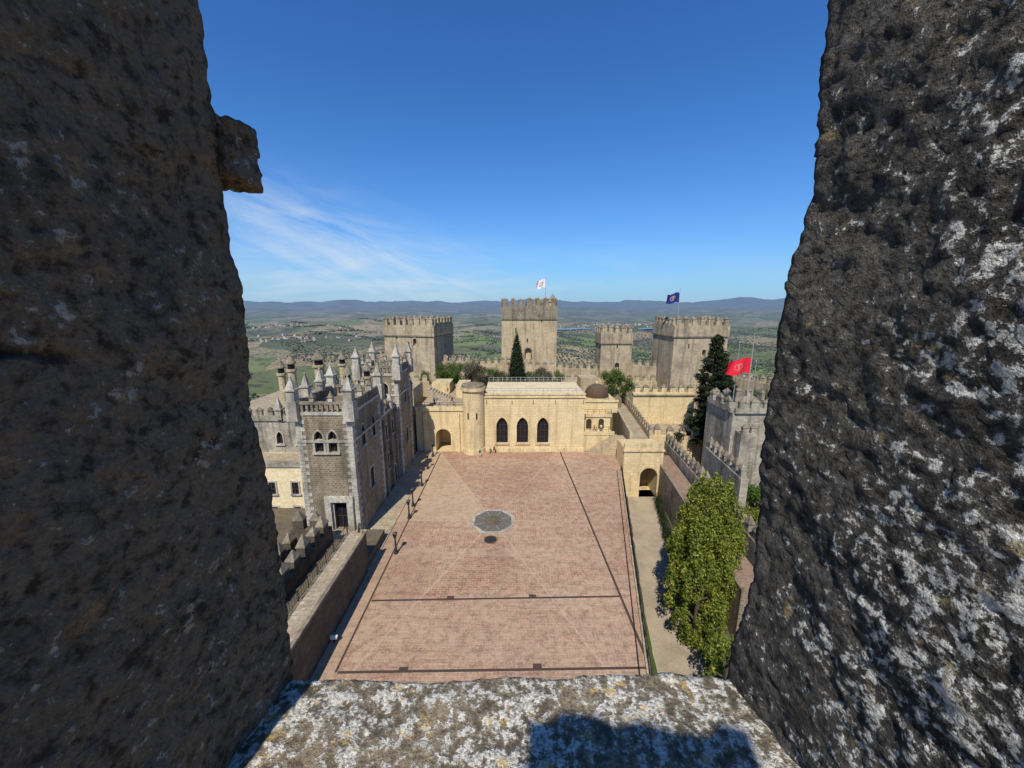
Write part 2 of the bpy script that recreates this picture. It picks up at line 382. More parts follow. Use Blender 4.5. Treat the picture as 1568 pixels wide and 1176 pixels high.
# ------------------------------------------------------------------ courtyard
ex=lambda y:10.5+(y-23.6)*.2215
bm=bmesh.new()
pl=[(-34,-14),(9.3,-14),(9.3,18),(ex(70.2),70.2),(-34,70.2)]
loft(bm,[[(x,y,-7) for x,y in pl],[(x,y,-.004) for x,y in pl]])
finish(bm,'courtyard_terrace',None,M['dark'])
bm=bmesh.new()
f=[bm.verts.new(p) for p in((-15.4,1,0),(9.0,1,0),(9.0,18,0),(ex(69.99)-.2,69.99,0),(-15.4,69.99,0))]; bm.faces.new(f)
m,nt,b=newmat('brick_paving'); P=pos(nt); p=sep(nt,P)
wv=math_(nt,'MULTIPLY',math_(nt,'SUBTRACT',noise_(nt,P,1.2,3),.5),.5)
dx=math_(nt,'ABSOLUTE',math_(nt,'ADD',p[0],2.5)); dy=math_(nt,'ABSOLUTE',math_(nt,'SUBTRACT',p[1],45.7))
dl=math_(nt,'ADD',math_(nt,'SUBTRACT',dx,math_(nt,'MULTIPLY',dy,.47)),wv); zone=math_(nt,'GREATER_THAN',dl,0.0)
wob=math_(nt,'MULTIPLY',math_(nt,'SUBTRACT',noise_(nt,P,.8,3),.5),.3)
xx=math_(nt,'ADD',p[0],wob); yy=math_(nt,'ADD',p[1],wob)
MO=(.47,.35,.235)
ba=brick(nt,comb(nt,xx,yy),(.42,.205,.12),(.235,.11,.068),MO,.62,.31,.03)
bb=brick(nt,comb(nt,yy,xx),(.45,.245,.155),(.28,.15,.095),MO,.62,.31,.03)
col=mix(nt,zone,ba[0],bb[0])
n1=noise_(nt,P,.22,6,.7); n2=noise_(nt,P,1.3,6,.75); n3=noise_(nt,P,7,5,.75); n6=noise_(nt,scl(nt,P,(.25,3.2,1)),1.0,4,.7)
# broad faded bands: across the court and one tone per paving panel
nb=noise_(nt,scl(nt,P,(.05,.24,0)),1.0,4,.6); nc=noise_(nt,vmath(nt,'ADD',scl(nt,P,(.12,.06,0)),(7,3,0)),1.0,4,.6)
col=mix(nt,rng_(nt,nb,.46,.60,0,.55),col,(.47,.335,.22))
col=mix(nt,rng_(nt,nc,.50,.62,0,.45),col,(.24,.13,.09))
pan=math_(nt,'MULTIPLY',math_(nt,'LESS_THAN',p[1],32.0),.28)
col=mix(nt,pan,col,(.42,.285,.195))
col=mix(nt,math_(nt,'MULTIPLY',math_(nt,'GREATER_THAN',p[0],10.4),.22),col,(.24,.13,.10))
col=mix(nt,rng_(nt,n1,.42,.64,0,.5),col,(.46,.33,.205))
col=mix(nt,rng_(nt,n2,.46,.66,0,.75),col,(.16,.09,.06))
col=mix(nt,rng_(nt,n3,.5,.68,0,.75),col,(.56,.42,.29))
col=mix(nt,rng_(nt,n6,.52,.68,0,.5),col,(.19,.105,.07))
oz=math_(nt,'MULTIPLY',math_(nt,'MULTIPLY',zone,math_(nt,'LESS_THAN',p[0],-2.5)),math_(nt,'GREATER_THAN',p[1],45.7))
col=mix(nt,math_(nt,'MULTIPLY',oz,rng_(nt,n2,.3,.6,.65,.3)),col,(.48,.37,.22))
bo=math_(nt,'LESS_THAN',p[0],-13.7)
col=mix(nt,math_(nt,'MULTIPLY',bo,.3),col,(.36,.26,.17))
j=math_(nt,'MAXIMUM',math_(nt,'LESS_THAN',math_(nt,'ABSOLUTE',dl),.11),math_(nt,'LESS_THAN',dy,.08))
col=mix(nt,math_(nt,'MULTIPLY',j,rng_(nt,n3,.35,.6,.1,.55)),col,(.52,.39,.27))
setin(nt,b.inputs['Base Color'],col)
bump(nt,b,math_(nt,'ADD',math_(nt,'MULTIPLY',mix(nt,zone,ba[1],bb[1]),-.6),n3),.6,.06)
finish(bm,'courtyard_paving',None,m)
bm=bmesh.new()
def strip(x0,y0,x1,y1,w,z=.006):
    wallseg(bm,(x0,y0,0),(x1,y1,0),-.002,z,w)
strip(9.3,69.8,10.9,24.7,.24); strip(-13.7,69,-13.7,24.5,.18); strip(-13.55,31.85,10.5,32.4,.22); strip(-13.55,24.5,11.0,24.9,.22)
for x,y in((-8.5,24.4),(2,24.7),(-6,31.9),(2,32.1)): boxc(bm,x,y+.35,-.002,.012,.7,.4)
finish(bm,'drain_channel',None,plain('drain_dark',(.085,.055,.04),.8,var=.6))
g=group('octagonal_fountain_slab'); bm=bmesh.new()
def octa(r,z0,z1,mat,n=8,cx=-2.5,cy=45.7):
    loft(bm,[[(cx+r*math.cos(math.pi/8+2*math.pi*i/n),cy+r*math.sin(math.pi/8+2*math.pi*i/n),z) for i in range(n)] for z in(z0,z1)],mat)
octa(3.0,-.002,.05,0); octa(2.6,.03,.056,1); octa(1.2,.05,.075,2); 
for i in range(8):
    a=math.pi/8+2*math.pi*i/8; wallseg(bm,(-2.5+1.2*math.cos(a),45.7+1.2*math.sin(a),0),(-2.5+2.55*math.cos(a),45.7+2.55*math.sin(a),0),.05,.062,.05,0)
finish(bm,'slab',g,[M['white'],plain('slab_grey',(.16,.14,.11),.9,var=.6),M['dark']])
g=group('manhole_cover'); bm=bmesh.new(); cylr(bm,-2.6,41.6,(-.002,.03),(.85,.85),24,0); cylr(bm,-2.6,41.6,(.025,.045),(.7,.7),24,1)
finish(bm,'cover',g,[M['dark'],M['iron']])
bm=bmesh.new(); box(bm,-18.4,-15.2,36,69.9,-.01,.13); finish(bm,'pavement',None,M['paving'])

# ------------------------------------------------------------------ far courtyard building
g=group('courtyard_hall')
bm=bmesh.new(); box(bm,-5.2,13.8,70,82,-1,11.3); w=finish(bm,'walls',g,[M['yellow']])
wx=(-1.9,2.0,5.9)
cutwall(w,[(x,70,1.7,2.2,5.2,.9,0,'point') for x in wx])
bm=bmesh.new()
for x in wx: window(bm,x,70,1.7,2.2,5.2,0,'point',.55,2,1,0,2,.28,3)
finish(bm,'windows',g,[M['glass'],M['wood'],M['yround']])
bm=bmesh.new(); box(bm,-5.3,13.95,69.78,70.05,10.75,11.0); box(bm,-5.25,13.9,69.85,70.3,11.3,11.6); box(bm,-5.3,13.9,69.86,70.01,0.002,.7)
box(bm,-5.2,13.8,70.35,82,11.3,11.36,1)
for x in(-4.8,0,4,8.2,13.5): boxc(bm,x,69.9,9.6,10.35,.12,.12,0,2)
finish(bm,'cornice_and_roof',g,[M['yround'],M['plaster'],M['cap']])
def railing(bm,p0,p1,z,h=1.0,sp=1.8,r=.03,pick=0,mat=0):
    p0=Vector(p0);p1=Vector(p1);L=(p1-p0).length;n=max(1,round(L/sp))
    for i in range(n+1):
        p=p0.lerp(p1,i/n); boxc(bm,p.x,p.y,z,z+h,r*2,r*2,0,mat)
    for k in(.45,.95) if not pick else (.1,.95): wallseg(bm,p0,p1,z+h*k,z+h*k+r*1.6,r*1.4,mat)
    if pick:
        m_=int(L/pick)
        for i in range(m_): p=p0.lerp(p1,(i+.5)/m_); boxc(bm,p.x,p.y,z+h*.1,z+h*.95,.025,.025,0,mat)
bm=bmesh.new(); railing(bm,(-5,70.2,0),(13.7,70.2,0),11.6,.9,1.5); railing(bm,(-5,81.5,0),(13.7,81.5,0),11.36,1.1,1.0,.04)
finish(bm,'roof_railing',g,M['steel'])
g=group('round_turret'); bm=bmesh.new()
cylr(bm,-7.3,70.2,(-1,1.0,1.0,12.0,12.3,12.3,12.9),(2.25,2.2,2.05,2.05,2.3,2.35,2.35),28)
cylr(bm,-7.3,70.2,(12.9,13.0,13.35,13.4),(2.3,2.15,2.1,1.9),28,1)
finish(bm,'shaft',g,[M['yround'],M['cap']],smooth=False)
bm=bmesh.new(); 
for a in(-2.0,-1.2): 
    boxc(bm,-7.3+2.04*math.cos(a),70.2+2.04*math.sin(a),7,8.2,.1,.25,a)
finish(bm,'arrow_slits',g,M['glass'])
g=group('gateway_building')
bm=bmesh.new(); box(bm,-18.3,-9.2,70,90,-1,8.2); w=finish(bm,'walls',g,[M['yellow']])
cutwall(w,[(-13.2,70,.002,2.9,4.6,5,0,'round')])
bm=bmesh.new(); archring(bm,2.9,4.6,'round',.45,-13.2,70,.002,-.1,.15,0); box(bm,-18.3,-9.0,69.8,70.4,8.2,9.0); box(bm,-18.2,-9.3,70.45,90,8.2,8.26,1)
boxc(bm,-10.2,69.9,0.002,7.8,.5,.5); boxc(bm,-16.6,69.9,0.002,7.8,.5,.5)
for i in range(9): box(bm,-17.5+i*.55,-17.5+(i+1)*.55,77,79.5,8.26,8.5+.25*(9-i),1)
box(bm,-12,-9.4,80,86,8.26,11,0); box(bm,-18,-14,84,89.5,8.26,10.6,0)
finish(bm,'trim',g,[M['yround'],M['paving']])
bm=bmesh.new(); railing(bm,(-18,70.1,0),(-9.3,70.1,0),9.0,.8,1.5); finish(bm,'railing',g,M['iron'])
g=group('domed_pavilion')
bm=bmesh.new(); box(bm,13.85,19.8,70.4,80,-1,3.2,0); box(bm,14,19.8,74,84,3.2,5.8,0); box(bm,14.4,22,77,86,5.8,8.1,0)
box(bm,13.9,19.8,70.3,70.7,3.2,3.9,0); box(bm,14,20,73.8,74.2,5.8,6.4,0); box(bm,14.4,22.1,76.8,77.3,8.1,8.5,0)
finish(bm,'terraces',g,[M['yellow']])
bm=bmesh.new(); cylr(bm,18.2,80.3,(8.0,8.6),(2.75,2.75),24,0)
cylr(bm,18.2,80.3,[8.6+2.7*math.sin(a) for a in np.linspace(0,1.45,9)],[2.6*math.cos(a) for a in np.linspace(0,1.45,9)],24,1)
cylr(bm,18.2,80.3,(11.2,11.5,12.0),(.2,.3,.03),8,0)
finish(bm,'dome',g,[M['yround'],M['roofdome']])
bm=bmesh.new()
railing(bm,(14,70.5,0),(19.8,70.5,0),3.9,.9,1.2); railing(bm,(14,74,0),(20,74,0),6.4,.9,1.2); finish(bm,'railings',g,M['iron'])
bm=bmesh.new()
for x,z in((15.5,3.3),(18,3.3)): prism(bm,arch_pts(1.1,2.1,'round'),x,74,z,-.03,.2,0)
finish(bm,'doors',g,M['wood'])
g=group('stone_staircase'); bm=bmesh.new()
for i in range(13): box(bm,14.6+i*.38,14.6+(i+1)*.38,68.4,70.3,.002,.25*(i+1))
box(bm,19.54,21.4,68.0,70.3,.002,3.2)
loft(bm,[[(14.5,68.1,.002),(19.6,68.1,.002),(19.6,68.1,4.1),(14.5,68.1,.9)],[(14.5,68.39,.002),(19.6,68.39,.002),(19.6,68.39,4.1),(14.5,68.39,.9)]])
finish(bm,'steps',g,M['tan'])

# ------------------------------------------------------------------ palace on the left
g=group('palace')
mt=[M['rubble'],M['white'],M['cap'],M['glass'],M['wood'],M['dark']]
def ptower(name,x0,x1,y0,y1,z0,z1,wins,side,pin=2.6,npn=3):
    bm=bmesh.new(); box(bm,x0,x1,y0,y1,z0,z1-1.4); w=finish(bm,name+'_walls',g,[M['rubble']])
    cuts=[(cx,y0,z,wd,h,.7,0,k) for cx,z,wd,h,k in wins]+[(x1,cy,z,wd,h,.7,ROTE,k) for cy,z,wd,h,k in side]
    cutwall(w,cuts)
    bm=bmesh.new()
    for cx,z,wd,h,k in wins: window(bm,cx,y0,z,wd,h,0,k,.45,1,4,3,1,.24,1)
    for cy,z,wd,h,k in side: window(bm,x1,cy,z,wd,h,ROTE,k,.45,1,4,3,1,.22,1)
    zz=z0; i=0
    while zz<z1-1.5:
        a,bq=(1.05,.65) if i%2 else (.65,1.05)
        for X,sx in((x0,1),(x1,-1)):
            for Y,sy in((y0,1),(y1,-1)):
                cx=X+sx*(a/2-.05); cy=Y+sy*(bq/2-.05)
                boxc(bm,cx,cy,zz+.01,zz+.43,a*random.uniform(.94,1.06),bq,0,1)
        zz+=.45;i+=1
    for X in(x0,x1):
        for Y in(y0,y1):
            boxc(bm,X,Y,z1-2.2,z1+.1,1.25,1.25,0,1); pinnacle(bm,X,Y,z1+.05,pin*random.uniform(.92,1.08),.95,1,1)
    t=.35
    for a,bb_,c,d in((x0+.6,x1-.6,y0-.1,y0+t),(x0+.6,x1-.6,y1-t,y1+.1),(x0-.1,x0+t,y0+.6,y1-.6),(x1-t,x1+.1,y0+.6,y1-.6)):
        box(bm,a,bb_,c,d,z1-1.6,z1-1.25,1); box(bm,a,bb_,c,d,z1-.35,z1-.05,2)
        L=max(bb_-a,d-c); n=int(L/.55)
        for k in range(n):
            q=(k+.5)/n
            if bb_-a>d-c: boxc(bm,a+(bb_-a)*q,(c+d)/2,z1-1.26,z1-.34,.24,.3,0,0)
            else: boxc(bm,(a+bb_)/2,c+(d-c)*q,z1-1.26,z1-.34,.3,.24,0,0)
    for k in range(1,npn):
        q=k/npn
        for Y in(y0,y1): pinnacle(bm,x0+(x1-x0)*q,Y+.1,z1-.06,pin*.42,.5,1,2)
        for X in(x0,x1): pinnacle(bm,X,y0+(y1-y0)*q,z1-.06,pin*.5,.55,1,2)
    box(bm,x0-.12,x1+.12,y0-.12,y1+.12,z1-4.9,z1-4.6,1) 
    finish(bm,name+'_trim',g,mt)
ptower('south_tower',-24.8,-18.4,42,51.5,-3,17.2,[(-22.35,11.1,1.0,2.6,'point'),(-20.75,11.1,1.0,2.6,'point'),(-20.6,1.2,1.5,3.6,'rect')],[(45,11,1.1,2.6,'point'),(48.5,11,1.1,2.6,'point'),(46.8,4.5,1.2,2.6,'rect')],3.0)
bm=bmesh.new(); box(bm,-22.3,-18.9,41.6,41.97,4.9,5.6,0)
for X in(-21.9,-19.3): boxc(bm,X,41.75,1.2,4.9,.7,.4)
finish(bm,'door_surround',g,M['white'])
ptower('north_tower',-24.2,-18.0,59,66,-3,18.6,[(-22.2,13.4,.9,2.4,'point'),(-20,13.4,.9,2.4,'point')],[(62.5,12,1.1,2.6,'point'),(62.5,5,1.1,2.4,'rect')],3.2)
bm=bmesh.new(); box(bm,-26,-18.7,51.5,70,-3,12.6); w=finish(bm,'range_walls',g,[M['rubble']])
sw=[(54,8.3,1.1,2.2,'rect'),(57,8.3,1.1,2.2,'rect'),(54,3.6,1.2,2.4,'rect'),(57,.2,1.4,2.8,'round'),(68,7.5,1.0,2.1,'rect'),(68,2.5,1.1,2.2,'rect')]
cutwall(w,[(-18.7,cy,z,wd,h,.6,ROTE,k) for cy,z,wd,h,k in sw])
bm=bmesh.new()
for cy,z,wd,h,k in sw: window(bm,-18.7,cy,z,wd,h,ROTE,k,.4,1,4,3,1,.24,1)
box(bm,-18.95,-18.5,51.6,58.4,12.2,12.5,1); crenel(bm,(-18.9,52.2,0),(-18.9,58.2,0),12.6,.7,.4,.9,.6,.6,0,2)
crenel(bm,(-18.9,67,0),(-18.9,70,0),12.6,.7,.4,.9,.6,.6,0,2)
for y in(53,56.5,68.5): pinnacle(bm,-18.65,y,12.5,2.7,.7,1,1)
for y in(52.8,55.6,58.2): boxc(bm,-18.55,y,-1,11.6,.5,.55,0,0)
finish(bm,'range_trim',g,mt)
bm=bmesh.new(); box(bm,-46,-25.5,49,60,-7,6.2,0); finish(bm,'west_wing_lower',g,[M['plaster']])
bm=bmesh.new(); box(bm,-46,-26.1,54,74,-5,11.2); w=finish(bm,'west_wing_upper',g,[M['grey']])
cutwall(w,[(x,54,7.6,.9,1.9,.6,0,'point') for x in(-28.5,-31.5,-34.5)])
bm=bmesh.new()
for x in(-28.5,-31.5,-34.5): window(bm,x,54,7.6,.9,1.9,0,'point',.4,1,1,0,2,.2,1)
finish(bm,'upper_windows',g,[M['glass'],M['wood'],M['white']])
bm=bmesh.new(); box(bm,-46.2,-25.3,48.8,49.3,6.2,6.9,0); box(bm,-46,-26.1,53.8,54.3,11.2,12,0); box(bm,-46,-26.2,54.4,73.8,11.2,11.27,3)
box(bm,-46,-25.6,49.4,53.7,6.2,6.26,3)
crenel(bm,(-46,54.05,0),(-26.3,54.05,0),12,.8,.4,.7,.8,.5,0,1)
for x in(-44,-39,-34): pinnacle(bm,x,53.9,11.5,3.4,.8,2,2)
finish(bm,'west_wing_trim',g,[M['grey'],M['cap'],M['white'],M['paving']])
bm=bmesh.new()
for x in(-30,-33.2): 
    for z in(2.2,-1.5): window(bm,x,48.96,z,.9,1.7,0,'rect',-.03,1,1,0,2,.2,1)
finish(bm,'west_wing_windows',g,[M['glass'],M['wood'],M['white']])
bm=bmesh.new()
for x,y,z0,zt,r in((-35.2,57.5,10,20.0,.55),(-33.0,56.5,10,20.8,.6),(-29.6,58,10,21.2,.75),(-28.2,50,8,17.2,.5),(-26.6,56,10,19.2,.6),(-23.8,54.5,11,19.5,.5),(-21.2,55,11,20,.55),(-30,67,10,20,.6),(-31.3,62,10,19.4,.5)):
    cylr(bm,x,y,(z0,zt-2.6,zt-2.6,zt-2.3),(r,r*.92,r*1.25,r*1.25),12,0)
    cylr(bm,x,y,(zt-2.3,zt-1.5),(r*.8,r*.8),12,2); cylr(bm,x,y,(zt-1.5,zt-1.35,zt),(r*1.2,r*1.2,.04),12,1)
finish(bm,'chimneys',g,[M['tan'],M['cap'],M['glass']])
bm=bmesh.new()
for y in(45,48.5): pinnacle(bm,-24.8,y,17,3,.8,0,0)
for x,y,z,h in((-28.5,54,12,4.2),(-27,60,11.2,6),(-26,64,12.6,5),(-24.6,53,12.6,5.5),(-20,53.5,12.6,4.5),(-22,57.5,12.6,6),(-25.5,70,12.6,5)): pinnacle(bm,x,y,z-.3,h,.95,0,0)
finish(bm,'roof_pinnacles',g,[M['white']])

# ------------------------------------------------------------------ left rampart
g=group('rampart_wall')
bm=bmesh.new(); box(bm,-17.6,-15.5,8,36.5,-5,4.2,0); box(bm,-15.75,-15.42,8,36.55,4.2,4.45,1); box(bm,-17.5,-15.8,8,36.5,4.2,4.26,2)
box(bm,-24.5,-17.6,38.5,41.9,-5,1.2,2)
box(bm,-17.6,-15.5,36.5,41.9,-3,1.2,0)
finish(bm,'wall',g,[M['dark'],M['cap'],M['paving']])
bm=bmesh.new(); railing(bm,(-17.4,8,0),(-17.4,36.4,0),4.26,1.0,1.6,.03,.35); railing(bm,(-17.4,38.5,0),(-18.5,41.8,0),1.2,1,1,.03,.3); finish(bm,'railing',g,M['iron'])
g=group('battlement_wall')
bm=bmesh.new(); wallseg(bm,(-20.6,14,0),(-20.6,38.4,0),-6,3.6,.9,0); box(bm,-20.1,-17.6,14,38.4,-5,2.2,2)
crenel(bm,(-20.6,14,0),(-20.6,38.4,0),3.6,1.1,.8,1.1,.75,.95,0,1)
wallseg(bm,(-24.5,38.4,0),(-20.2,38.4,0),-6,3.6,.8,0); crenel(bm,(-24.5,38.4,0),(-20.8,38.4,0),3.6,1.1,.75,1.1,.75,.95,0,1)
wallseg(bm,(-24.3,24,0),(-24.3,41,0),-7,1.6,.8,0); crenel(bm,(-24.3,24,0),(-24.3,40,0),1.6,1.1,.75,1.1,.75,.95,0,1)
finish(bm,'wall',g,[M['dark'],M['cap'],M['dark']])

# ------------------------------------------------------------------ right side : kerb, railing, path
g=group('parapet_railing'); bm=bmesh.new()
wallseg(bm,(ex(18)-.1,18,0),(ex(60.5)-.1,60.5,0),-.003,.35,.38,0); 
finish(bm,'kerb',g,M['paving'])
bm=bmesh.new(); railing(bm,(ex(18)-.1,18,0),(ex(60.5)-.1,60.5,0),.35,1.0,1.9,.045,.25)
railing(bm,(ex(18)-.85,18,0),(ex(60.5)-.85,60.5,0),.002,.45,3.8,.035)
finish(bm,'rails',g,M['iron'])
def skewstrip(bm,o0,o1,y0,y1,z,n=30,mat=0,wob=0,o1b=None):
    pr=None
    for i in range(n+1):
        t=i/n; y=y0+(y1-y0)*t; oo=o1 if o1b is None else o1+(o1b-o1)*t
        a=bm.verts.new((ex(y)+o0+wob*noise.noise(Vector((y*.7,1,0))),y,z)); c=bm.verts.new((ex(y)+oo+wob*noise.noise(Vector((y*.7,5,0))),y,z))
        if pr: f=bm.faces.new((pr[0],pr[1],c,a)); f.material_index=mat
        pr=(a,c)
def groundmat(name,c1,c2,s):
    m,nt,b=newmat(name); P=pos(nt); n=noise_(nt,P,s,7,.75); n2=noise_(nt,P,.5,4)
    c=mix(nt,rng_(nt,n,.35,.65),c1,c2); c=mix(nt,rng_(nt,n2,.4,.7,0,.5),c,tuple(x*.6 for x in c2)); setin(nt,b.inputs['Base Color'],c); bump(nt,b,n,.6,.05); return m
bm=bmesh.new(); skewstrip(bm,.0,14,5,66,-5.0,20); finish(bm,'lower_ward_soil',None,groundmat('soil',(.13,.11,.07),(.06,.06,.035),3))
bm=bmesh.new(); skewstrip(bm,1.3,6.2,5,64,-4.99,60,wob=.3); finish(bm,'path',None,groundmat('gravel',(.46,.375,.26),(.28,.225,.155),7))
bm=bmesh.new(); skewstrip(bm,.1,2.7,5,42,-4.985,60,wob=.3,o1b=1.0); GR=groundmat('grass_mat',(.075,.12,.02),(.035,.06,.012),6); finish(bm,'grass',None,GR)
def leafmat(name,c1,c2,c3,sc=.5):
    m,nt,b=newmat(name); g_=nt.nodes.new('ShaderNodeNewGeometry'); P=g_.outputs['Position']
    c=ramp(nt,g_.outputs['Random Per Island'],[(0,c1),(.5,c2),(1,c3)])
    n=noise_(nt,P,sc,3); c=mix(nt,rng_(nt,n,.35,.65,0,.5),c,c1); setin(nt,b.inputs['Base Color'],c)
    b.inputs['Roughness'].default_value=.6
    tr=nt.nodes.new('ShaderNodeBsdfTranslucent'); setin(nt,tr.inputs[0],c); ms=nt.nodes.new('ShaderNodeMixShader'); ms.inputs[0].default_value=.18
    out=[n for n in nt.nodes if n.type=='OUTPUT_MATERIAL'][0]
    nt.links.new(b.outputs[0],ms.inputs[1]); nt.links.new(tr.outputs[0],ms.inputs[2]); nt.links.new(ms.outputs[0],out.inputs[0]); return m
LY=leafmat('leaf_yellowgreen',(.055,.08,.010),(.17,.20,.022),(.34,.345,.05),.8)
LD=leafmat('leaf_dark',(.012,.020,.007),(.024,.038,.013),(.045,.062,.022),.4)
LG=leafmat('leaf_green',(.035,.07,.012),(.08,.13,.02),(.14,.19,.04),.6)
LB=leafmat('leaf_brown',(.10,.08,.05),(.14,.12,.07),(.12,.13,.06),.6)
def leaves(name,parent,clumps,size,mat,per=300,shell=.55,up=0.0):
    vv=[];tot=0
    for (x,y,z,rx,rz) in clumps:
        n=int(per*(rx**2)); n=max(n,40)
        d=rng.normal(size=(n,3)); d/=np.linalg.norm(d,axis=1)[:,None]
        r=(shell+(1-shell)*rng.random((n,1))**.5)*(1+.16*rng.normal(size=(n,1)))
        c=d*r*np.array([rx,rx,rz])
        if up:
            k=np.clip(1-.45*(c[:,2:3]/rz),.35,1.3); c[:,:2]*=k
        c=c+np.array([x,y,z])
        nrm=d+.6*rng.normal(size=(n,3)); nrm/=np.linalg.norm(nrm,axis=1)[:,None]
        t=np.cross(nrm,rng.normal(size=(n,3))); t/=np.linalg.norm(t,axis=1)[:,None]; bb=np.cross(nrm,t)
        s=size*rng.uniform(.6,1.3,(n,1))
        q=np.stack([c-t*s,c-bb*s*.5,c+t*s,c+bb*s*.5],1); vv.append(q.reshape(-1,3)); tot+=n
    vv=np.concatenate(vv); ff=np.arange(tot*4).reshape(-1,4)
    me=bpy.data.meshes.new(name); me.from_pydata(vv.tolist(),[],ff.tolist()); me.materials.append(mat)
    o=bpy.data.objects.new(name,me); COL.objects.link(o); o.parent=parent; return o
def trunk(parent,x,y,z0,z1,r,limbs=6,spread=2):
    bm=bmesh.new(); cylr(bm,x,y,(z0-.3,z0+.3,(z0+z1)/2,z1),(r*1.4,r,r*.7,r*.2),10)
    for i in range(limbs):
        a=i*2.4; zb=z0+(z1-z0)*(.25+.55*i/limbs); p=Vector((x,y,zb)); q=p+Vector((math.cos(a)*spread,math.sin(a)*spread,spread*.8))
        d=(q-p).normalized(); u=d.orthogonal().normalized(); w_=d.cross(u)
        loft(bm,[[tuple(pp+(u*math.cos(t)+w_*math.sin(t))*rr) for t in np.linspace(0,2*math.pi,7)[:-1]] for pp,rr in((p,r*.45),((p+q)/2,r*.3),(q,r*.08))])
    finish(bm,'trunk_and_limbs',parent,M['trunk'])
def laurel(x,y,z0,h,R,n,mat=LY,kind='laurel_tree'):
    g=group(kind); trunk(g,x,y,z0,z0+h*.8,.3,8,R*.5); cl=[]
    for i in range(n):
        t=(i+.5)/n; z=z0+h*(.08+.80*t); prof=R*(math.sin(math.pi*min(1,.18+.78*t))**.55)
        a=i*2.399; rr=prof*random.uniform(.4,1.08); s=random.uniform(.5,1.2)*R*.2
        cl.append((x+rr*math.cos(a),y+rr*math.sin(a),z,s,s*2.2))
    leaves('crown',g,cl,.14,mat,700,.5,up=1)
laurel(21.3,37.4,-5,16.2,3.5,120)
laurel(17.9,31.8,-5,10.8,2.5,70)
laurel(19.4,34.8,-5,13.4,3.1,92)
laurel(17.3,25.4,-5,8.0,2.0,40)
def hedge(pts,w,z0,h,mat=LD,name='hedge'):
    g=group(name); cl=[]
    for (x,y) in pts: cl.append((x+random.uniform(-.1,.1),y,z0+h*.5,w*random.uniform(.85,1.15),h*.6*random.uniform(.85,1.1)))
    bm=bmesh.new()
    for x,y in pts[::3]: cylr(bm,x,y,(z0,z0+h*.6),(.06,.03),6)
    finish(bm,'stems',g,M['trunk']); leaves('foliage',g,cl,.10,mat,500,.3)
hedge([(ex(y)+6.1,y) for y in np.arange(40,60,.7)],.7,-5,1.8)
hedge([(ex(y)+6.7,y) for y in np.arange(20,34,.7)],.8,-5,1.8,LG)
def cypress(x,y,z0,zt,R):
    g=group('cypress_tree'); trunk(g,x,y,z0,zt-1,.25,3,.5); cl=[]
    n=70
    for i in range(n):
        t=(i+.5)/n; r=R*(min(1,t*4+.5))*(1-t)**.6; a=i*2.399
        cl.append((x+r*.5*math.cos(a),y+r*.5*math.sin(a),z0+.6+(zt-z0-1.3)*t,max(.28,r*.62),1.1))
    leaves('crown',g,cl,.16,LD,420,.3)
cypress(1.1,88,5.5,22.0,2.7)
def conifer(x,y,z0,zt,R):
    g=group('cedar_tree'); trunk(g,x,y,z0,zt-.5,.4,14,R*.5); cl=[]
    n=190
    for i in range(n):
        t=(i/n)**.9; r=R*(1-t)**.75+.35; a=i*2.399; k=random.uniform(.3,1.0)
        cl.append((x+r*k*math.cos(a),y+r*k*math.sin(a),z0+1.5+(zt-z0-2)*t-.25*k*r,random.uniform(.6,1.1)*(1.3-t*.7),.5))
    leaves('crown',g,cl,.19,LD,240,.2)
conifer(38.6,72,0,22.8,5.6)
conifer(42.0,75,0,18,4.6)
def bush(x,y,z0,h,R,mat,n=12,name='bush'):
    g=group(name); trunk(g,x,y,z0,z0+h*.6,.12,5,R*.4); cl=[]
    for i in range(n):
        a=random.uniform(0,6.3); r=R*random.uniform(.1,.75); z=z0+h*random.uniform(.4,.95)
        cl.append((x+r*math.cos(a),y+r*math.sin(a),z,R*random.uniform(.22,.42),R*random.uniform(.22,.38)))
    leaves('foliage',g,cl,.15,mat,220,.3)
bush(-13.8,93,6,7.6,3.4,LG,22); bush(-17,95,6,7.0,3.0,LG,18); bush(-9,92,6,8.0,3.8,LB,22,'bare_tree'); bush(6.5,90,6,6.6,3.6,LB,20,'bare_tree'); bush(-4.4,93,6,6.6,3.0,LG,18); bush(-1.8,92,6,5.6,2.2,LB,14,'bare_tree')
bush(24.5,92,5,6.8,3.6,LG,22); bush(27.4,90,5,5.6,2.6,LG,14); bush(4,93,6,5.8,2.4,LG); bush(10.5,92,6,6.2,2.8,LG,16); bush(-21,90,6,6.4,2.4,LG,14)
bush(34.5,51,-5,8,3.2,LG,22); bush(32.5,46,-5,6.5,2.6,LY,18); bush(35,57,-4,8,2.6,LG,16)
bush(48.5,70,0,11.5,4,LG,26); bush(53,80,0,9.5,4,LG,26)

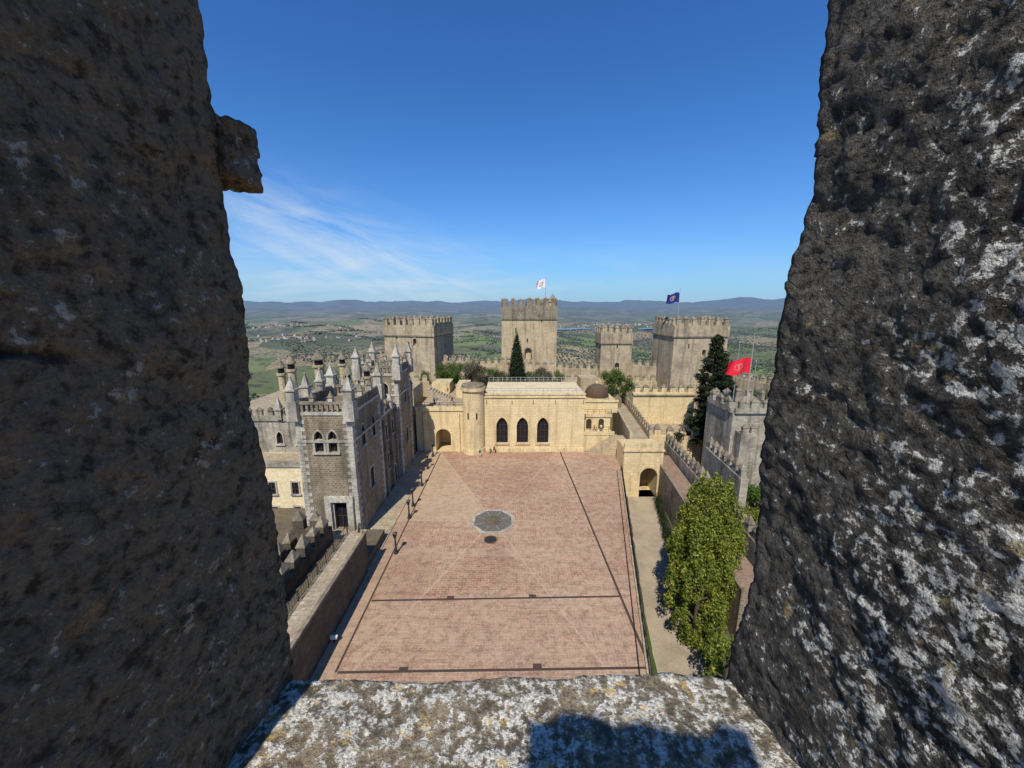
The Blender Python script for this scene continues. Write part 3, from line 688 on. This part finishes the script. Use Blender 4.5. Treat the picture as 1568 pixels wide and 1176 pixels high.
# ------------------------------------------------------------------ right walls
g=group('gatehouse')
bm=bmesh.new(); box(bm,19.15,25.9,61.5,66,-6,4.0); w=finish(bm,'walls',g,[M['yellow']])
cutwall(w,[(23.6,61.5,-4.99,3.0,5.4,5.2,0,'round')])
bm=bmesh.new(); archring(bm,3.0,5.4,'round',.4,23.6,61.5,-4.99,-.08,.15,0); box(bm,19.0,26.05,61.3,61.7,3.4,3.75); box(bm,19.2,25.9,61.5,62,4.0,4.8)
finish(bm,'trim',g,M['yround'])
g=group('castle_wall')
bm=bmesh.new(); wallseg(bm,(26.2,66,0),(22.4,32,0),-6,1.0,.5,1); wallseg(bm,(27.6,66.2,0),(23.9,32,0),-6,.8,2.4,2)
finish(bm,'walkway',g,[M['tan'],M['rubble'],M['pink']])
bm=bmesh.new(); wallseg(bm,(29.9,70,0),(27.0,34,0),-6,2.2,.9,0); crenel(bm,(29.9,70,0),(27.0,34,0),2.2,1.0,.7,1.0,.75,.9,0,1); finish(bm,'battlements',g,[M['grey'],M['cap']])
g=group('castle_wall')
bm=bmesh.new(); wallseg(bm,(26,74,0),(38,73,0),-6,2.0,1,0); crenel(bm,(25.6,74,0),(38,73,0),2.0,1.3,.8,1.3,1.0,1.1,0,1)
wallseg(bm,(27.5,85,0),(41.5,85,0),-5,8.3,1.2,0); wallseg(bm,(27.5,84.7,0),(41.5,84.7,0),7.6,7.9,1.1,1); crenel(bm,(27.5,85,0),(41.5,85,0),8.3,1.2,.8,1.2,.9,.7,0,1)
box(bm,26.5,42,76,84.4,-6,1.0,2); finish(bm,'wall',g,[M['yellow'],M['cap'],M['paving']])
g=group('wall_walk')
bm=bmesh.new(); wallseg(bm,(21.6,66,0),(25.5,98,0),-5,5.2,.5,0); wallseg(bm,(25.2,66,0),(28.6,98,0),-5,5.0,.5,0); wallseg(bm,(23.4,66.1,0),(27,98,0),-5,3.9,3.2,2)
crenel(bm,(25.2,66,0),(28.6,98,0),5.0,1,.45,.8,.8,.5,0,1); finish(bm,'walls',g,[M['tan'],M['cap'],M['paving']])
g=group('corner_tower')
bm=bmesh.new(); box(bm,34.8,43,58,66,-8,11.2); w=finish(bm,'walls',g,[M['grey']])
cutwall(w,[(38.2,58,3.2,.5,1.8,.8,0,'rect'),(41,58,5,1.0,2.2,.8,0,'round')])
bm=bmesh.new()
for a,bq in(((35.0,57.9,0),(42.9,57.9,0)),((35.0,65.8,0),(42.9,65.8,0))): wallseg(bm,a,bq,11.2,12,.5,0); crenel(bm,a,bq,12,1.2,.5,1.0,.9,.7,0,1)
for a,bq in(((34.7,58.2,0),(34.7,65.5,0)),((43,58.2,0),(43,65.5,0))): wallseg(bm,a,bq,11.2,11.99,.5,0); crenel(bm,a,bq,12,1.2,.48,1.0,.9,.7,0,1)
box(bm,35.4,38,56.2,58,-8,8.4,0); crenel(bm,(35.4,56.5,0),(38,56.5,0),8.4,.9,.5,.9,.6,.6,0,1)
finish(bm,'battlements',g,[M['grey'],M['cap']])
g=group('castle_wall'); bm=bmesh.new()
wallseg(bm,(32.6,60,0),(31.5,48,0),-8,4.8,1,0); crenel(bm,(32.6,60,0),(31.5,48,0),4.8,1,.7,1.1,.75,.9,0,1)
wallseg(bm,(38,50,0),(33,44,0),-8,3,1,0); crenel(bm,(38,50,0),(33,44,0),3,1,.7,1.1,.75,.9,0,1)
finish(bm,'wall',g,[M['grey'],M['cap']])

# ------------------------------------------------------------------ castle towers beyond
def tower(x,y,w,d,rot,z0,zt,mat,mh=1.3,mw=1.15,gap=.85,slits=(),doors=(),cap=.55,band=2.6):
    g=group('castle_tower'); R=Matrix.Translation((x,y,0))@Matrix.Rotation(rot,4,'Z')
    zb=zt-mh-cap
    bm=bmesh.new(); loft(bm,[rect(0,0,z0,w+.5,d+.5),rect(0,0,zb-1.0,w,d)]); o=finish(bm,'walls',g,[mat])
    cuts=[(sx,-d/2-.05,sz,.35,1.3,.8,0,'rect') for sx,sz in slits]+[(sx,-d/2-.05,sz,sw_,sh,.9,0,'round') for sx,sz,sw_,sh in doors]
    if cuts: cutwall(o,cuts)
    o.data.transform(R)
    bm=bmesh.new(); W=w+.36;D=d+.36
    for a,bq in(((-W/2,-D/2+.3,0),(W/2,-D/2+.3,0)),((-W/2,D/2-.3,0),(W/2,D/2-.3,0))): wallseg(bm,a,bq,zb-band,zb,.6,0); crenel(bm,a,bq,zb,mw,.56,mh,gap,cap,0,1)
    for a,bq in(((-W/2+.3,-D/2+.61,0),(-W/2+.3,D/2-.61,0)),((W/2-.3,-D/2+.61,0),(W/2-.3,D/2-.61,0))): wallseg(bm,a,bq,zb-band,zb-.003,.6,0); crenel(bm,a,bq,zb,mw,.56,mh,gap,cap,0,1)
    loft(bm,[rect(0,0,zb-band-.3,W+.24,D+.24),rect(0,0,zb-band-.01,W+.24,D+.24)],1)
    for sx,sz,sw_,sh in doors: archring(bm,sw_,sh,'round',.3,sx,-d/2-.1,sz,-.1,.1,0,0)
    finish(bm,'battlements',g,[M['cap'] if band>3 else mat,M['cap']],mat4=R)
    return g
tower(4.9,117,15.6,14,0,-3,29.8,M['tan'],1.9,1.3,.8,[(-3.8,20),(3.5,23),(-.5,17)],[(-.3,12.4,1.7,3.2)],.5,3.4)
tower(-25.4,106,14.2,12.5,math.radians(-14),-5,24.8,M['tower'],1.6,1.1,.8,[(0,17),(-3.4,19)],[(1.8,17.5,1.0,1.8)])
tower(28.7,108.5,8.4,7,0,-5,22.2,M['tower'],1.5,1.1,.8,[(.2,16)],[(.4,9.5,1.2,2.6)])
tower(46.4,101,13.8,12,math.radians(4),-8,24.9,M['tower'],1.5,1.1,.8,[(-3,17),(3,18.5)],[(1,15,1,1.9)])
g=group('lookout_turret'); bm=bmesh.new(); cylr(bm,11.6,111.6,(25,28.6,28.6,29.1),(1.1,1.1,1.3,1.3),12,0); cylr(bm,11.6,111.6,(29.1,30.9),(1.1,.05),12,1); finish(bm,'turret',g,[M['tan'],M['cap']])
bm=bmesh.new(); pl=[(-46,82),(-18.4,70.6),(-9,90.2),(14,86.5),(26,88),(27,98),(52,96),(50,116),(20,126),(-36,122),(-50,100)]
loft(bm,[[(x,y,-9) for x,y in pl],[(x,y,6) for x,y in pl]]); finish(bm,'upper_ward_ground',None,groundmat('ward',(.28,.22,.14),(.16,.15,.07),1.2))
def cwall(p0,p1,z0,zt,mat,th_=1.2,mw=1.1):
    g=group('castle_wall'); bm=bmesh.new(); wallseg(bm,p0,p1,z0,zt-1.7,th_,0); crenel(bm,p0,p1,zt-1.7,mw,th_*.5,1.2,.85,.5,0,1); finish(bm,'wall',g,[mat,M['cap']])
cwall((-19,103,0),(-11,104,0),-5,14.5,M['tower']); cwall((-11,104.5,0),(0,107,0),-5,13.4,M['tan'])
cwall((-4,103,0),(14,103.5,0),4,12.6,M['tan']); cwall((13.2,110,0),(24.6,107,0),-5,11.6,M['tower']); cwall((12,100,0),(38,98.8,0),-5,9.8,M['tan'])
cwall((33,107,0),(40,103,0),-5,13,M['tower']); cwall((53,100,0),(60,80,0),-10,12,M['tower']); cwall((60,80,0),(46,60,0),-12,9,M['grey'])
cwall((-46,80,0),(-33,101,0),-8,10.8,M['tower']); cwall((-17.5,92,0),(-9,96,0),2,9.4,M['tan']); cwall((-30,84,0),(-19,86,0),2,12.4,M['tan'])
g=group('guard_house'); bm=bmesh.new(); box(bm,-27,-19.6,74,82,-4,11.5,0); box(bm,-27.2,-19.4,73.8,74.3,11.5,12.2,0); crenel(bm,(-27,74.05,0),(-19.6,74.05,0),12.2,.8,.4,.8,.7,.5,0,1)
box(bm,-12,-3,96,101,4,10.8,0); box(bm,17,21.5,93,98,4,10,0)
finish(bm,'walls',g,[M['tan'],M['cap']])

# ------------------------------------------------------------------ flags
def flag(x,y,z0,zt,w,h,zf,c,c2,sgn=-1):
    g=group('flag'); bm=bmesh.new(); cylr(bm,x,y,(z0,zt,zt+.15),(.09,.05,.02),8); finish(bm,'pole',g,M['steel'])
    bm=bmesh.new(); nu,nv=28,20; gr=[]
    for j in range(nv+1):
        row=[]
        for i in range(nu+1):
            u=i/nu;v_=j/nv; row.append(bm.verts.new((x+sgn*(.08+u*w*.96),y+.42*u*math.sin(u*9+v_*2.2),zf+(v_-.5)*h*(1-.12*u)-.35*u*u*h*.5+.18*math.sin(u*7))))
        gr.append(row)
    for j in range(nv):
        for i in range(nu):
            f=bm.faces.new((gr[j][i],gr[j][i+1],gr[j+1][i+1],gr[j+1][i])); uu=((i+.5)/nu-.5)*w; vv_=((j+.5)/nv-.5)*h
            rr=math.hypot(uu,vv_); f.material_index=1 if (.16*h<rr<.25*h and random.random()<.75 or (abs(uu)<.05*h and rr<.2*h)) else 0
    finish(bm,'cloth',g,[plain('cloth',c,.8,var=.1),plain('emblem',c2,.8,var=.1)],smooth=True,recalc=False)
flag(9.4,110.5,27,35.2,2.6,2.4,33.6,(.75,.75,.75),(.5,.08,.06)); flag(41.0,96,22,31.8,3.2,2.4,29.5,(.02,.03,.16),(.4,.25,.2)); flag(38.2,60.5,11,23.3,3.9,2.5,18.3,(.68,.02,.04),(.55,.16,.12))
g=group('flagpole'); bm=bmesh.new()
for x in(36.9,40): cylr(bm,x,62,(11,22.5-(x-36.9)),(.06,.03),6)
finish(bm,'pole',g,M['steel'])

# ------------------------------------------------------------------ lamps
def lamp(x,y,h=2.7):
    g=group('street_lamp'); bm=bmesh.new()
    cylr(bm,x,y,(0,.15,.2,.7,.75,h-.75,h-.7,h-.62),(.26,.26,.18,.16,.11,.09,.15,.15),10,0)
    loft(bm,[rect(x,y,h-.62,.24,.24),rect(x,y,h-.2,.38,.38)],1); loft(bm,[rect(x,y,h-.2,.48,.48),rect(x,y,h-.14,.48,.48),rect(x,y,h+.08,.05,.05)],0)
    for a in(-1,1):
        for c in(-1,1): loft(bm,[rect(x+a*.12,y+c*.12,h-.62,.03,.03),rect(x+a*.19,y+c*.19,h-.2,.03,.03)],0)
    finish(bm,'lamp',g,[M['iron'],M['glass']])
for x,y in((-13.3,39),(-13.7,46.3),(-14.0,49.5),(-14.2,55.7),(-14.6,62),(-14.8,67.5)): lamp(x,y)
g=group('floodlight'); bm=bmesh.new(); boxc(bm,-15.0,27.2,.002,.4,.1,.1,0,0); loft(bm,[rect(-15.0,27.2,.4,.5,.3),rect(-14.95,27.1,.75,.6,.2)],1); finish(bm,'lamp_head',g,[M['iron'],M['wpaint']])

# ------------------------------------------------------------------ people
def person(x,y,z,rot,shirt,trou,hair=(.03,.02,.015),h=1.72,stride=.0):
    pts=[(0,0,.94),(0,0,1.12),(0,0,1.38),(0,0,1.50),(0,.01,1.60),(0,.015,1.70),
         (.17,0,1.40),(.22,.02,1.13),(.21,-.08,.90),(.21,-.10,.80),(-.17,0,1.40),(-.22,.03,1.13),(-.2,.06,.90),(-.2,.06,.80),
         (.09,0,.88),(.10,-.03-stride,.48),(.10,.0-stride*1.3,.08),(.10,-.14-stride*1.3,.04),(-.09,0,.88),(-.10,-.02+stride,.48),(-.10,.03+stride*1.6,.08),(-.10,-.10+stride*1.6,.04)]
    rad=[.15,.13,.16,.055,.085,.075,.07,.05,.035,.04,.07,.05,.035,.04,.10,.07,.045,.04,.10,.07,.045,.04]
    ed=[(0,1),(1,2),(2,3),(3,4),(4,5),(2,6),(6,7),(7,8),(8,9),(2,10),(10,11),(11,12),(12,13),(0,14),(14,15),(15,16),(16,17),(0,18),(18,19),(19,20),(20,21)]
    me=bpy.data.meshes.new('p'); me.from_pydata([(a,b,c*h/1.78) for a,b,c in pts],ed,[]); o=bpy.data.objects.new('p',me); COL.objects.link(o)
    o.modifiers.new('s','SKIN')
    for i,r in enumerate(rad):
        k=me.skin_vertices[0].data[i]; k.radius=(r,r*.8 if i<3 else r); k.use_root=(i==0)
    s=o.modifiers.new('u','SUBSURF'); s.levels=1
    bpy.context.view_layer.update()
    m2=bpy.data.meshes.new_from_object(o.evaluated_get(bpy.context.evaluated_depsgraph_get())); bpy.data.objects.remove(o)
    for c in((shirt),(trou),(.45,.28,.2),hair): m2.materials.append(plain('c',c,.85,var=.15))
    for p in m2.polygons:
        q=p.center*(1.78/h)
        p.material_index=(3 if (q[2]>1.66 or (q[2]>1.56 and q[1]>.04)) else 2 if (q[2]>1.46 or (abs(q[0])>.16 and q[2]<1.1)) else 0 if q[2]>.93 else 3 if q[2]<.07 else 1)
        p.use_smooth=True
    g=group('person'); b_=bpy.data.objects.new('body',m2); COL.objects.link(b_); b_.parent=g
    g.location=(x,y,z); g.rotation_euler=(0,0,rot)
cols=[(.5,.5,.5),(.05,.06,.12),(.4,.06,.05),(.6,.55,.4),(.08,.2,.3),(.02,.02,.02)]
PP=[(-4.2,69.0,0),(-6.0,67.3,0),(-3.4,69.0,0),(-15.6,74.5,8.26),(-15,74.2,8.26),(-12.2,75,8.26),(-11.6,73.4,8.26),(-10.3,78,8.26),(16.2,72,3.2),(17.6,72.3,3.2),(-14.3,83,8.26)]
for i,(x,y,z) in enumerate(PP):
    try: person(x,y,z,random.uniform(0,6.3),cols[i%6],cols[(i*2+1)%6],stride=.12*(i%3),h=random.uniform(1.6,1.82))
    except Exception as e: print('person',e)
for i in range(9):
    try: person(-17.6+i*.75,102.9+i*.1,12.8,random.uniform(0,6.3),cols[(i*5)%6],cols[(i+2)%6])
    except Exception as e: print(e)

# ------------------------------------------------------------------ sun, sky, camera
Ld=Vector((.17,.75,-1)).normalized()
s=bpy.data.lights.new('sun','SUN'); s.energy=5.0; s.angle=math.radians(.5); s.color=(1,.95,.86)
so=bpy.data.objects.new('sun',s); so.rotation_euler=Ld.to_track_quat('-Z','Y').to_euler(); COL.objects.link(so)
W=bpy.data.worlds.new('World'); SC.world=W; W.use_nodes=True; nt=W.node_tree; nt.nodes.clear()
out=nt.nodes.new('ShaderNodeOutputWorld'); bg=nt.nodes.new('ShaderNodeBackground'); bg.inputs[1].default_value=.09
sk=nt.nodes.new('ShaderNodeTexSky'); sk.sky_type='NISHITA'; sk.sun_disc=False; sk.sun_elevation=math.asin(-Ld.z); sk.sun_rotation=math.atan2(-Ld.x,-Ld.y)%(2*math.pi)
sk.air_density=1.0; sk.dust_density=.2; sk.ozone_density=2.0; sk.altitude=200
tc=nt.nodes.new('ShaderNodeTexCoord'); D=tc.outputs['Generated']; d=sep(nt,D)
yy=math_(nt,'MAXIMUM',d[1],.05); az=math_(nt,'DIVIDE',d[0],yy); el=math_(nt,'DIVIDE',d[2],yy)
c_,s_=math.cos(-.36),math.sin(-.36)
a0=math_(nt,'ADD',az,.40); e0=math_(nt,'SUBTRACT',el,.13)
u=math_(nt,'ADD',math_(nt,'MULTIPLY',a0,c_),math_(nt,'MULTIPLY',e0,s_)); w=math_(nt,'ADD',math_(nt,'MULTIPLY',a0,-s_),math_(nt,'MULTIPLY',e0,c_))
cv=comb(nt,math_(nt,'MULTIPLY',u,2.2),math_(nt,'MULTIPLY',w,11.0),1.3)
n1=noise_(nt,cv,1.6,7,.62,.6)
msk=math_(nt,'POWER',2.718,math_(nt,'MULTIPLY',math_(nt,'ADD',math_(nt,'POWER',math_(nt,'DIVIDE',u,.42),2.0),math_(nt,'POWER',math_(nt,'DIVIDE',w,.085),2.0)),-1.0))
cl1=math_(nt,'MULTIPLY',rng_(nt,n1,.36,.74),msk)
n2=noise_(nt,comb(nt,math_(nt,'MULTIPLY',az,2.0),math_(nt,'MULTIPLY',el,12.0),4.0),1.5,7,.6,.5)
msk2=math_(nt,'MULTIPLY',rng_(nt,el,0,.03),math_(nt,'MULTIPLY',rng_(nt,el,.06,.17,1,0),rng_(nt,az,-.5,.45,1,.15)))
cl2=math_(nt,'MULTIPLY',rng_(nt,n2,.42,.74),math_(nt,'MULTIPLY',msk2,.8))
cl=math_(nt,'ADD',math_(nt,'MULTIPLY',cl1,.9),cl2,clamp=True)
base=mix(nt,1.0,sk.outputs[0],(.40,.95,1.62),'MULTIPLY')
eh=math_(nt,'MAXIMUM',d[2],0.0)
hz=math_(nt,'MULTIPLY',math_(nt,'POWER',2.718,math_(nt,'DIVIDE',eh,-.11)),.92)
base=mix(nt,hz,base,(3.9,6.0,8.0))
colr=mix(nt,cl,base,(7.2,8.3,9.6))
nt.links.new(colr,bg.inputs[0]); nt.links.new(bg.outputs[0],out.inputs[0])
cam=bpy.data.cameras.new('camera'); cam.sensor_width=36; cam.lens=13.45; cam.clip_start=.02; cam.clip_end=120000
co=bpy.data.objects.new('camera',cam); co.location=(0,0,CAMZ); co.rotation_euler=(math.radians(90-11.8),0,0); COL.objects.link(co); SC.camera=co
SC.view_settings.view_transform='Standard'; SC.view_settings.look='None'; SC.view_settings.exposure=0
